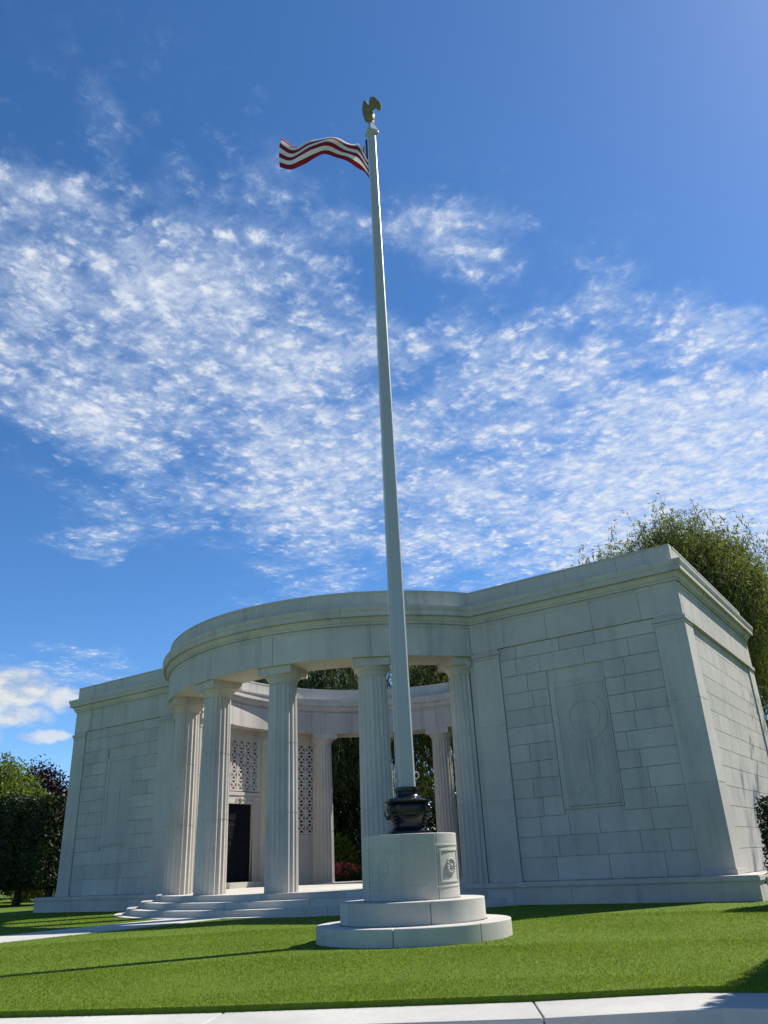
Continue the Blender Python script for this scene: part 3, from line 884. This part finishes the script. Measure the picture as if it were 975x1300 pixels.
# clipped trees along the left side
def clipped(label, x, y, w, d, z0, z1, mat, n, group, trunk=True, lsize=.2, name='clipped_tree', bump=.16, core=.3, jit=.1):
    root = empty(name, (x, y, 0)); tag(root, label, 'tree' if trunk else 'hedge', group)
    P_ = []
    area = [w*(z1-z0), w*(z1-z0), d*(z1-z0), d*(z1-z0), w*d, w*d*.6]; tot = sum(area)
    for k, a in enumerate(area):
        m_ = int(n*a/tot); u, v = rng.uniform(-.5,.5,m_), rng.uniform(0,1,m_)
        dep = rng.exponential(jit*1.2, m_) - jit + bump*np.sin(u*7+k)*np.sin(v*6)*.5
        if k < 2: sg = 1 if k else -1; p = np.stack([u*w, sg*(d/2-dep), z0+v*(z1-z0)],1)
        elif k < 4: sg = 1 if k == 3 else -1; p = np.stack([sg*(w/2-dep), u*d, z0+v*(z1-z0)],1)
        elif k == 4: p = np.stack([u*w, (v-.5)*d, z1-dep],1)
        else: p = np.stack([u*w, (v-.5)*d, z0+dep],1)
        P_.append(p)
    P_ = np.concatenate(P_)
    q = leaves(P_, lsize, .6)
    cr = np_mesh('crown', q, 4, mat, root)
    mb = MB(); e = core
    mb.box(-w/2+e, w/2-e, -d/2+e, d/2-e, z0+e, z1-e)  # solid box added inside the foliage to block light
    if trunk:
        mb.tube([(0,0,-.05),(.03,.02,z0*.5),(0,.03,z0+.4),(0,0,z1*.8)], [.26,.2,.18,.08], 10)
        mb.build('trunk', BARK, root, fix=False)  # trunk joined with the added light-blocking box
    else: mb.build('light_blocker', BARK, root, fix=False)
    return root
GL = 'clipped trees in a row left of the memorial'
k = 0
for x in (-24.9, -27.9, -30.9, -33.9, -36.9):
    clipped('box clipped tree with bare trunk in the dark row left of the memorial', x, 2.7, 2.98, 3.4, .95 + .1*(k%2), 5.5 + .12*((k*2)%3), CLIP, 11000, GL); k += 1
tree('maple_tree', 'sunlit green tree rising above the clipped trees at left', 'tree', -34.2, 3.4,
     [(0,0,6.0,3.2,3.2,3.0),(0,-2,5.2,2.4,2.2,2.2),(.5,1.5,5.6,2.4,2.4,2.5)], 600, 34, .34, .24, BRIGHT, 5, .25, seed=4)
tree('beech_tree', 'dark purple copper beech behind the clipped trees at left', 'tree', -37.0, 8.7,
     [(0,0,6.2,2.6,2.6,2.9),(1,1,5.5,2.4,2.4,2.4),(0,-1.5,6.0,1.8,1.8,2.2)], 520, 34, .34, .26, BEECH, 5, .25, seed=6)
def shrub(name, label, x, y, w, h, mat, clumps, per, lsize, group=None, cat='shrub', spread=.2):
    root = empty(name, (x, y, 0)); tag(root, label, cat, group)
    P_ = crown_points([(0,0,h*.5,w,w,h*.5)], clumps, per, spread); P_[:,2] = np.maximum(P_[:,2], .03)
    np_mesh('foliage', leaves(P_, lsize, .5), 4, mat, root)
    mb = MB(); rd = random.Random(x)
    for q in range(7):
        g = 2*pi*q/7; mb.tube([(.1*cos(g),.1*sin(g),-.03),(w*.4*cos(g),w*.4*sin(g),h*.45),(w*.6*cos(g),w*.6*sin(g),h*.8)], [.03,.02,.008], 5)
    mb.build('stem', BARK, root, fix=False)
    return root
GB = 'sunlit shrubs behind the clipped trees'
for q, (x, y, w, h) in enumerate(((-26.5,7.5,1.4,2.0),(-29.5,8.0,1.5,1.8),(-32.4,7.6,1.5,2.2),(-35.4,8.2,1.6,2.0))):
    shrub('green_shrub', 'sunlit green shrub glimpsed between the trunks of the clipped trees', x, y, w, h, BRIGHT, 220, 24, .16, GB)
# far belt of trees closing the horizon
belt = [(-52,-16,8),(-50,-2,9),(-50,12,8.5),(-46,26,9.5),(-38,36,10),(-26,42,10.5),(-12,46,11),(4,48,11),(20,46,10),(34,40,10)]
for q, (x, y, h) in enumerate(belt):
    tree('park_tree', 'broad green park tree in the belt of trees far behind the memorial', 'tree', x, y,
         [(0,0,h*.5,6.5,6.5,h*.48),(2.5,2,h*.62,3.5,3.5,h*.34),(-3,-2,h*.55,3.6,3.6,h*.36)], 520, 20, .75, .55, CLIP, h*.5, .35, 'park trees far behind the memorial', seed=q+20)
# red flowering bush in the back opening
fb = shrub('flower_bush', 'bush of red blossom behind the back columns of the colonnade', -9.6, 10.3, .85, 1.25, YEW, 160, 26, .12, None, 'bush', .16)
Pf = crown_points([(0,0,1.0,.9,.9,.42)], 60, 12, .06)
np_mesh('blossom', leaves(Pf, .09, .9), 4, FLOWER, fb)
shrub('green_shrub', 'tall light green shrub behind the red flower bush', -11.2, 11.6, .8, 2.9, BRIGHT, 260, 26, .17)
shrub('flower_bush', 'wide low bush of red blossom farther along the back of the colonnade', -5.4, 12.0, 1.0, 1.2, YEW, 160, 26, .12, None, 'bush', .16)
clipped('long dark hedge closing the view behind the open back of the colonnade', -10, 29.5, 44, 1.8, 0, 3.6, YEW, 14000, None, False, .35, 'yew_hedge', .2)
# hedges at right
clipped('dark clipped yew hedge at the right end of the memorial', 17.6, -6.6, 5.4, 1.4, 0, 2.04, YEW, 30000, None, False, .075, 'yew_hedge', .14, core=.12)
clipped('tall clipped tree beside the kerb at the right edge of the lawn', 20.84, -13.1, 5.6, 7.0, 1.6, 4.3, YEW, 42000, None, True, .11, bump=.02, core=.06, jit=.04)
# ------------------------------------------------------------------ grass blades (uncountable)
CAM = np.array([18.4948, -26.6593])
def grass_points(r0, r1, dens):
    a0, a1 = R(86), R(178); area = (a1-a0)*(r1*r1-r0*r0)/2; n = int(area*dens)
    rr = np.sqrt(rng.uniform(r0*r0, r1*r1, n)); aa = rng.uniform(a0, a1, n)
    return np.stack([CAM[0]+rr*np.cos(aa), CAM[1]+rr*np.sin(aa)], 1)
P_ = np.concatenate([grass_points(6.0, 9.5, 4400), grass_points(9.5, 13, 2800), grass_points(13, 19, 1400), grass_points(19, 38, 380)])
D_ = np.hypot(P_[:,0]-CAM[0], P_[:,1]-CAM[1])
kb = np.array(KB); kl = np.interp(P_[:,0], kb[:,0], kb[:,1])
r_ = np.hypot(P_[:,0], P_[:,1]); rp = np.hypot(P_[:,0]-PX, P_[:,1]-PY)
inwing = (np.abs(P_[:,0]) > 6) & (np.abs(P_[:,0]) < A+.63) & (np.abs(P_[:,1]) < V1+.63)
ok = (P_[:,1] > kl-.03) & (r_ > 9.63) & (rp > 1.66) & ~inwing & ~((np.abs(P_[:,0]) < 1.15) & (P_[:,1] < -9))
P_, D_ = P_[ok], D_[ok]; n = len(P_)
h = rng.uniform(.010, .026, n)*(1 + .3*np.sin(P_[:,0]*1.3)*np.sin(P_[:,1]*1.7)*.5); w = .0034*np.clip(D_/7.5, 1, 4)
g = rng.uniform(0, 2*pi, n); lean = rng.normal(0, .014, (n,2))
base = np.column_stack([P_, np.full(n, -.004)])
dv = np.column_stack([np.cos(g)*w, np.sin(g)*w, np.zeros(n)])
tip = base + np.column_stack([lean, h])
go = np_mesh('grass', np.stack([base-dv, base+dv, tip], 1).reshape(-1,3), 3, GRASS)
tag(go, 'short mown green grass of the lawn', 'grass', kind='stuff')

# ------------------------------------------------------------------ light and sky
SD = Vector((.475*cos(R(50)), .88*cos(R(50)), sin(R(50)))).normalized()
sl = bpy.data.lights.new('sun', 'SUN'); sl.energy = 5.0; sl.angle = R(.53); sl.color = (1, .955, .88)
so = bpy.data.objects.new('sun', sl); COL.objects.link(so); so.rotation_euler = (-SD).to_track_quat('-Z', 'Y').to_euler(); so.location = SD*60
W = bpy.data.worlds.new('World'); SC.world = W; W.use_nodes = True
t = W.node_tree; nd, lk = t.nodes, t.links
for n_ in list(nd): nd.remove(n_)
out = nd.new('ShaderNodeOutputWorld')
sky = nd.new('ShaderNodeTexSky'); sky.sky_type = 'NISHITA'; sky.sun_disc = False
sky.sun_elevation = math.asin(SD.z); sky.sun_rotation = math.atan2(SD.x, SD.y); sky.altitude = 200; sky.air_density = .72; sky.dust_density = .18; sky.ozone_density = 3.6
bg = nd.new('ShaderNodeBackground'); bg.inputs['Strength'].default_value = .12
hs = nd.new('ShaderNodeHueSaturation'); hs.inputs['Saturation'].default_value = 1.2
lk.new(sky.outputs[0], hs.inputs['Color']); lk.new(hs.outputs[0], bg.inputs['Color'])
tc = nd.new('ShaderNodeTexCoord'); sep = nd.new('ShaderNodeSeparateXYZ'); lk.new(tc.outputs['Generated'], sep.inputs[0])
zc = math_(t, 'MAXIMUM', sep.outputs[2], .03)
comb = nd.new('ShaderNodeCombineXYZ'); lk.new(math_(t,'DIVIDE',sep.outputs[0],zc), comb.inputs[0]); lk.new(math_(t,'DIVIDE',sep.outputs[1],zc), comb.inputs[1])
pl = comb.outputs[0]
# edges of the cloud field are ragged
wv = noise(t, pl, 3.2, 5, .6); wsc = nd.new('ShaderNodeVectorMath'); wsc.operation = 'MULTIPLY_ADD'
lk.new(wv.outputs['Color'], wsc.inputs[0]); wsc.inputs[1].default_value = (.34,.34,0); 
shf = nd.new('ShaderNodeVectorMath'); shf.operation = 'ADD'; lk.new(pl, shf.inputs[0]); shf.inputs[1].default_value = (-.17,-.17,0)
lk.new(shf.outputs[0], wsc.inputs[2]); pw = wsc.outputs[0]
BL = [(-1.22,1.14,.95,.60,128,.62),(-.92,.86,.34,.26,135,.16),(-1.02,1.30,.5,.28,125,.14),(-1.35,.72,.50,.24,120,.30),(-.62,1.95,1.05,.46,105,.66),(-.36,2.3,.75,.40,100,.62),(-.25,2.9,.95,.6,95,1.15),(-.25,2.25,.5,.35,95,.5),(-.12,2.2,.5,.25,90,.35),
      (-1.35,2.0,.70,.40,125,.50),(-1.0,2.6,.8,.6,110,.42),(-.45,.96,.17,.12,45,.36),(-.62,.82,.10,.07,45,.22),(-.74,.42,.10,.05,120,.20),(-.86,.50,.10,.06,45,.20),(-2.12,1.42,.26,.18,140,.46),(-3.7,2.4,.9,.5,145,.36),
      (-1.05,.48,.24,.12,140,.30),(-2.0,2.3,.6,.3,130,.3),(-.15,1.55,.25,.14,60,.32),(-.60,1.06,.20,.10,60,-.30),(-1.62,2.35,.35,.14,120,-.2),(-1.30,.86,.16,.08,140,-.2),(-.80,1.35,.22,.07,120,-.2)]
cov = None
for (x, y, rx, ry, ang, w_) in BL:
    mp = mapping(t, pw, (rx, ry, 1), (x, y, 0), (0, 0, R(ang)), 'TEXTURE')
    ln = nd.new('ShaderNodeVectorMath'); ln.operation = 'LENGTH'; lk.new(mp, ln.inputs[0])
    b = mrange(t, ln.outputs['Value'], .35 if w_ > 0 else .1, 1.25, w_, 0, True)
    cov = b if cov is None else math_(t, 'ADD', cov, b)
# veil plus altocumulus puffs with soft cracks between them
dn = noise(t, pl, 9, 5, .6); dsc = nd.new('ShaderNodeVectorMath'); dsc.operation = 'MULTIPLY_ADD'
lk.new(dn.outputs['Color'], dsc.inputs[0]); dsc.inputs[1].default_value = (.055,.055,0); lk.new(pl, dsc.inputs[2])
def cells(scale, rot):
    vo = nd.new('ShaderNodeTexVoronoi'); vo.feature = 'SMOOTH_F1'; vo.inputs['Scale'].default_value = scale; vo.inputs['Smoothness'].default_value = .55
    lk.new(mapping(t, dsc.outputs[0], (1, .85, 1), (0,0,0), (0,0,R(rot))), vo.inputs['Vector'])
    return mrange(t, vo.outputs['Distance'], .05, .75, 1, 0, True)
ca_, cb_ = cells(20, -30), cells(50, 20)
f1 = noise(t, pl, 4.5, 8, .62); f2 = noise(t, dsc.outputs[0], 38, 9, .74)
puff = math_(t, 'ADD', math_(t, 'MULTIPLY', ca_, .22), math_(t, 'ADD', math_(t, 'MULTIPLY', cb_, .13), math_(t, 'MULTIPLY', f2.outputs[0], .88)))
big = mrange(t, f1.outputs[0], .32, .68, -.42, .34)
base = math_(t, 'ADD', cov, big)
den = math_(t, 'ADD', math_(t, 'MULTIPLY', base, .80), math_(t, 'SUBTRACT', puff, .74))
alpha = math_(t, 'MULTIPLY', mrange(t, den, -.05, .62, 0, 1, True), mrange(t, puff, .42, .88, .12, .90, True))
veil = math_(t, 'MULTIPLY', mrange(t, base, .06, 1.15, 0, .70, True), mrange(t, noise(t, dsc.outputs[0], 17, 9, .70).outputs[0], .30, .68, .30, 1, True))
alpha = math_(t, 'SUBTRACT', 1, math_(t, 'MULTIPLY', math_(t, 'SUBTRACT', 1, alpha), math_(t, 'SUBTRACT', 1, veil)))
alpha = math_(t, 'MULTIPLY', alpha, mrange(t, cov, .02, .35, 0, 1, True))
# low cumulus bank near the horizon, shaped in azimuth and elevation
az = math_(t, 'ARCTAN2', sep.outputs[1], sep.outputs[0]); el = math_(t, 'ARCSINE', sep.outputs[2])
ce = nd.new('ShaderNodeCombineXYZ'); lk.new(az, ce.inputs[0]); lk.new(el, ce.inputs[1]); ae = ce.outputs[0]
an_ = noise(t, mapping(t, ae, (1, 1.6, 1)), 22, 6, .6)
ash = nd.new('ShaderNodeVectorMath'); ash.operation = 'MULTIPLY_ADD'; lk.new(an_.outputs['Color'], ash.inputs[0]); ash.inputs[1].default_value = (.05,.03,0)
as2 = nd.new('ShaderNodeVectorMath'); as2.operation = 'ADD'; lk.new(ae, as2.inputs[0]); as2.inputs[1].default_value = (-.025,-.015,0); lk.new(as2.outputs[0], ash.inputs[2])
cum = None
for (a_, e_, ra, re, w_) in ((149.3,11.6,2.6,1.5,1.1),(150.5,9.9,3.4,.9,.9),(147.2,8.7,1.6,.45,.75),(146.6,11.0,1.5,.9,.85),(153,8.6,3.0,.8,.7),(157,11,3,1.8,1.0),(163,9.5,3.5,1.4,.9),(172,10,4,1.2,.8)):
    mp = mapping(t, ash.outputs[0], (R(ra), R(re), 1), (R(a_), R(e_), 0), (0,0,0), 'TEXTURE')
    ln = nd.new('ShaderNodeVectorMath'); ln.operation = 'LENGTH'; lk.new(mp, ln.inputs[0])
    b = mrange(t, ln.outputs['Value'], .5, 1.15, w_, 0, True)
    cum = b if cum is None else math_(t, 'MAXIMUM', cum, b)
cum = math_(t, 'MULTIPLY', cum, mrange(t, an_.outputs[0], .25, .55, .35, 1, True), True)
cb1 = nd.new('ShaderNodeBackground'); cb1.inputs['Strength'].default_value = .64
lk.new(mixc(t, alpha, (.50, .66, .93), (.90, .93, .97)), cb1.inputs['Color'])
cb2 = nd.new('ShaderNodeBackground'); cb2.inputs['Strength'].default_value = .58
lk.new(mixc(t, mrange(t, an_.outputs[0], .35, .6, 0, 1, True), (.55, .66, .80), (.92, .94, .96)), cb2.inputs['Color'])
m1 = nd.new('ShaderNodeMixShader'); lk.new(alpha, m1.inputs[0]); lk.new(bg.outputs[0], m1.inputs[1]); lk.new(cb1.outputs[0], m1.inputs[2])
m2 = nd.new('ShaderNodeMixShader'); lk.new(cum, m2.inputs[0]); lk.new(m1.outputs[0], m2.inputs[1]); lk.new(cb2.outputs[0], m2.inputs[2])
lk.new(m2.outputs[0], out.inputs['Surface'])

# ------------------------------------------------------------------ camera
cd = bpy.data.cameras.new('camera'); co = bpy.data.objects.new('camera', cd); COL.objects.link(co); SC.camera = co
ya, pt, ro = R(-33.614), R(24.36), R(-2.757)
fwh = Vector((sin(ya), cos(ya), 0)); rt = Vector((cos(ya), -sin(ya), 0))
fw = fwh*cos(pt) + Vector((0,0,sin(pt))); up = -fwh*sin(pt) + Vector((0,0,cos(pt)))
# the yaw is measured so that the building axes are the world axes
fwh = Vector((-sin(-ya)*1, cos(ya), 0))
ix = rt*cos(ro) + up*sin(ro); iy = -rt*sin(ro) + up*cos(ro)
M = Matrix((ix, iy, -fw)).transposed().to_4x4(); M.translation = Vector((18.4948, -26.6593, 1.12))
co.matrix_world = M
cd.sensor_fit = 'VERTICAL'; cd.sensor_height = 36; cd.sensor_width = 27; cd.lens = 36*992.015/1300; cd.clip_start = .05; cd.clip_end = 5000

SC.render.engine = 'CYCLES'
SC.cycles.max_bounces = 8; SC.cycles.transparent_max_bounces = 8; SC.cycles.use_denoising = True
SC.view_settings.view_transform = 'Standard'; SC.view_settings.look = 'None'; SC.view_settings.exposure = .6; SC.view_settings.gamma = 1
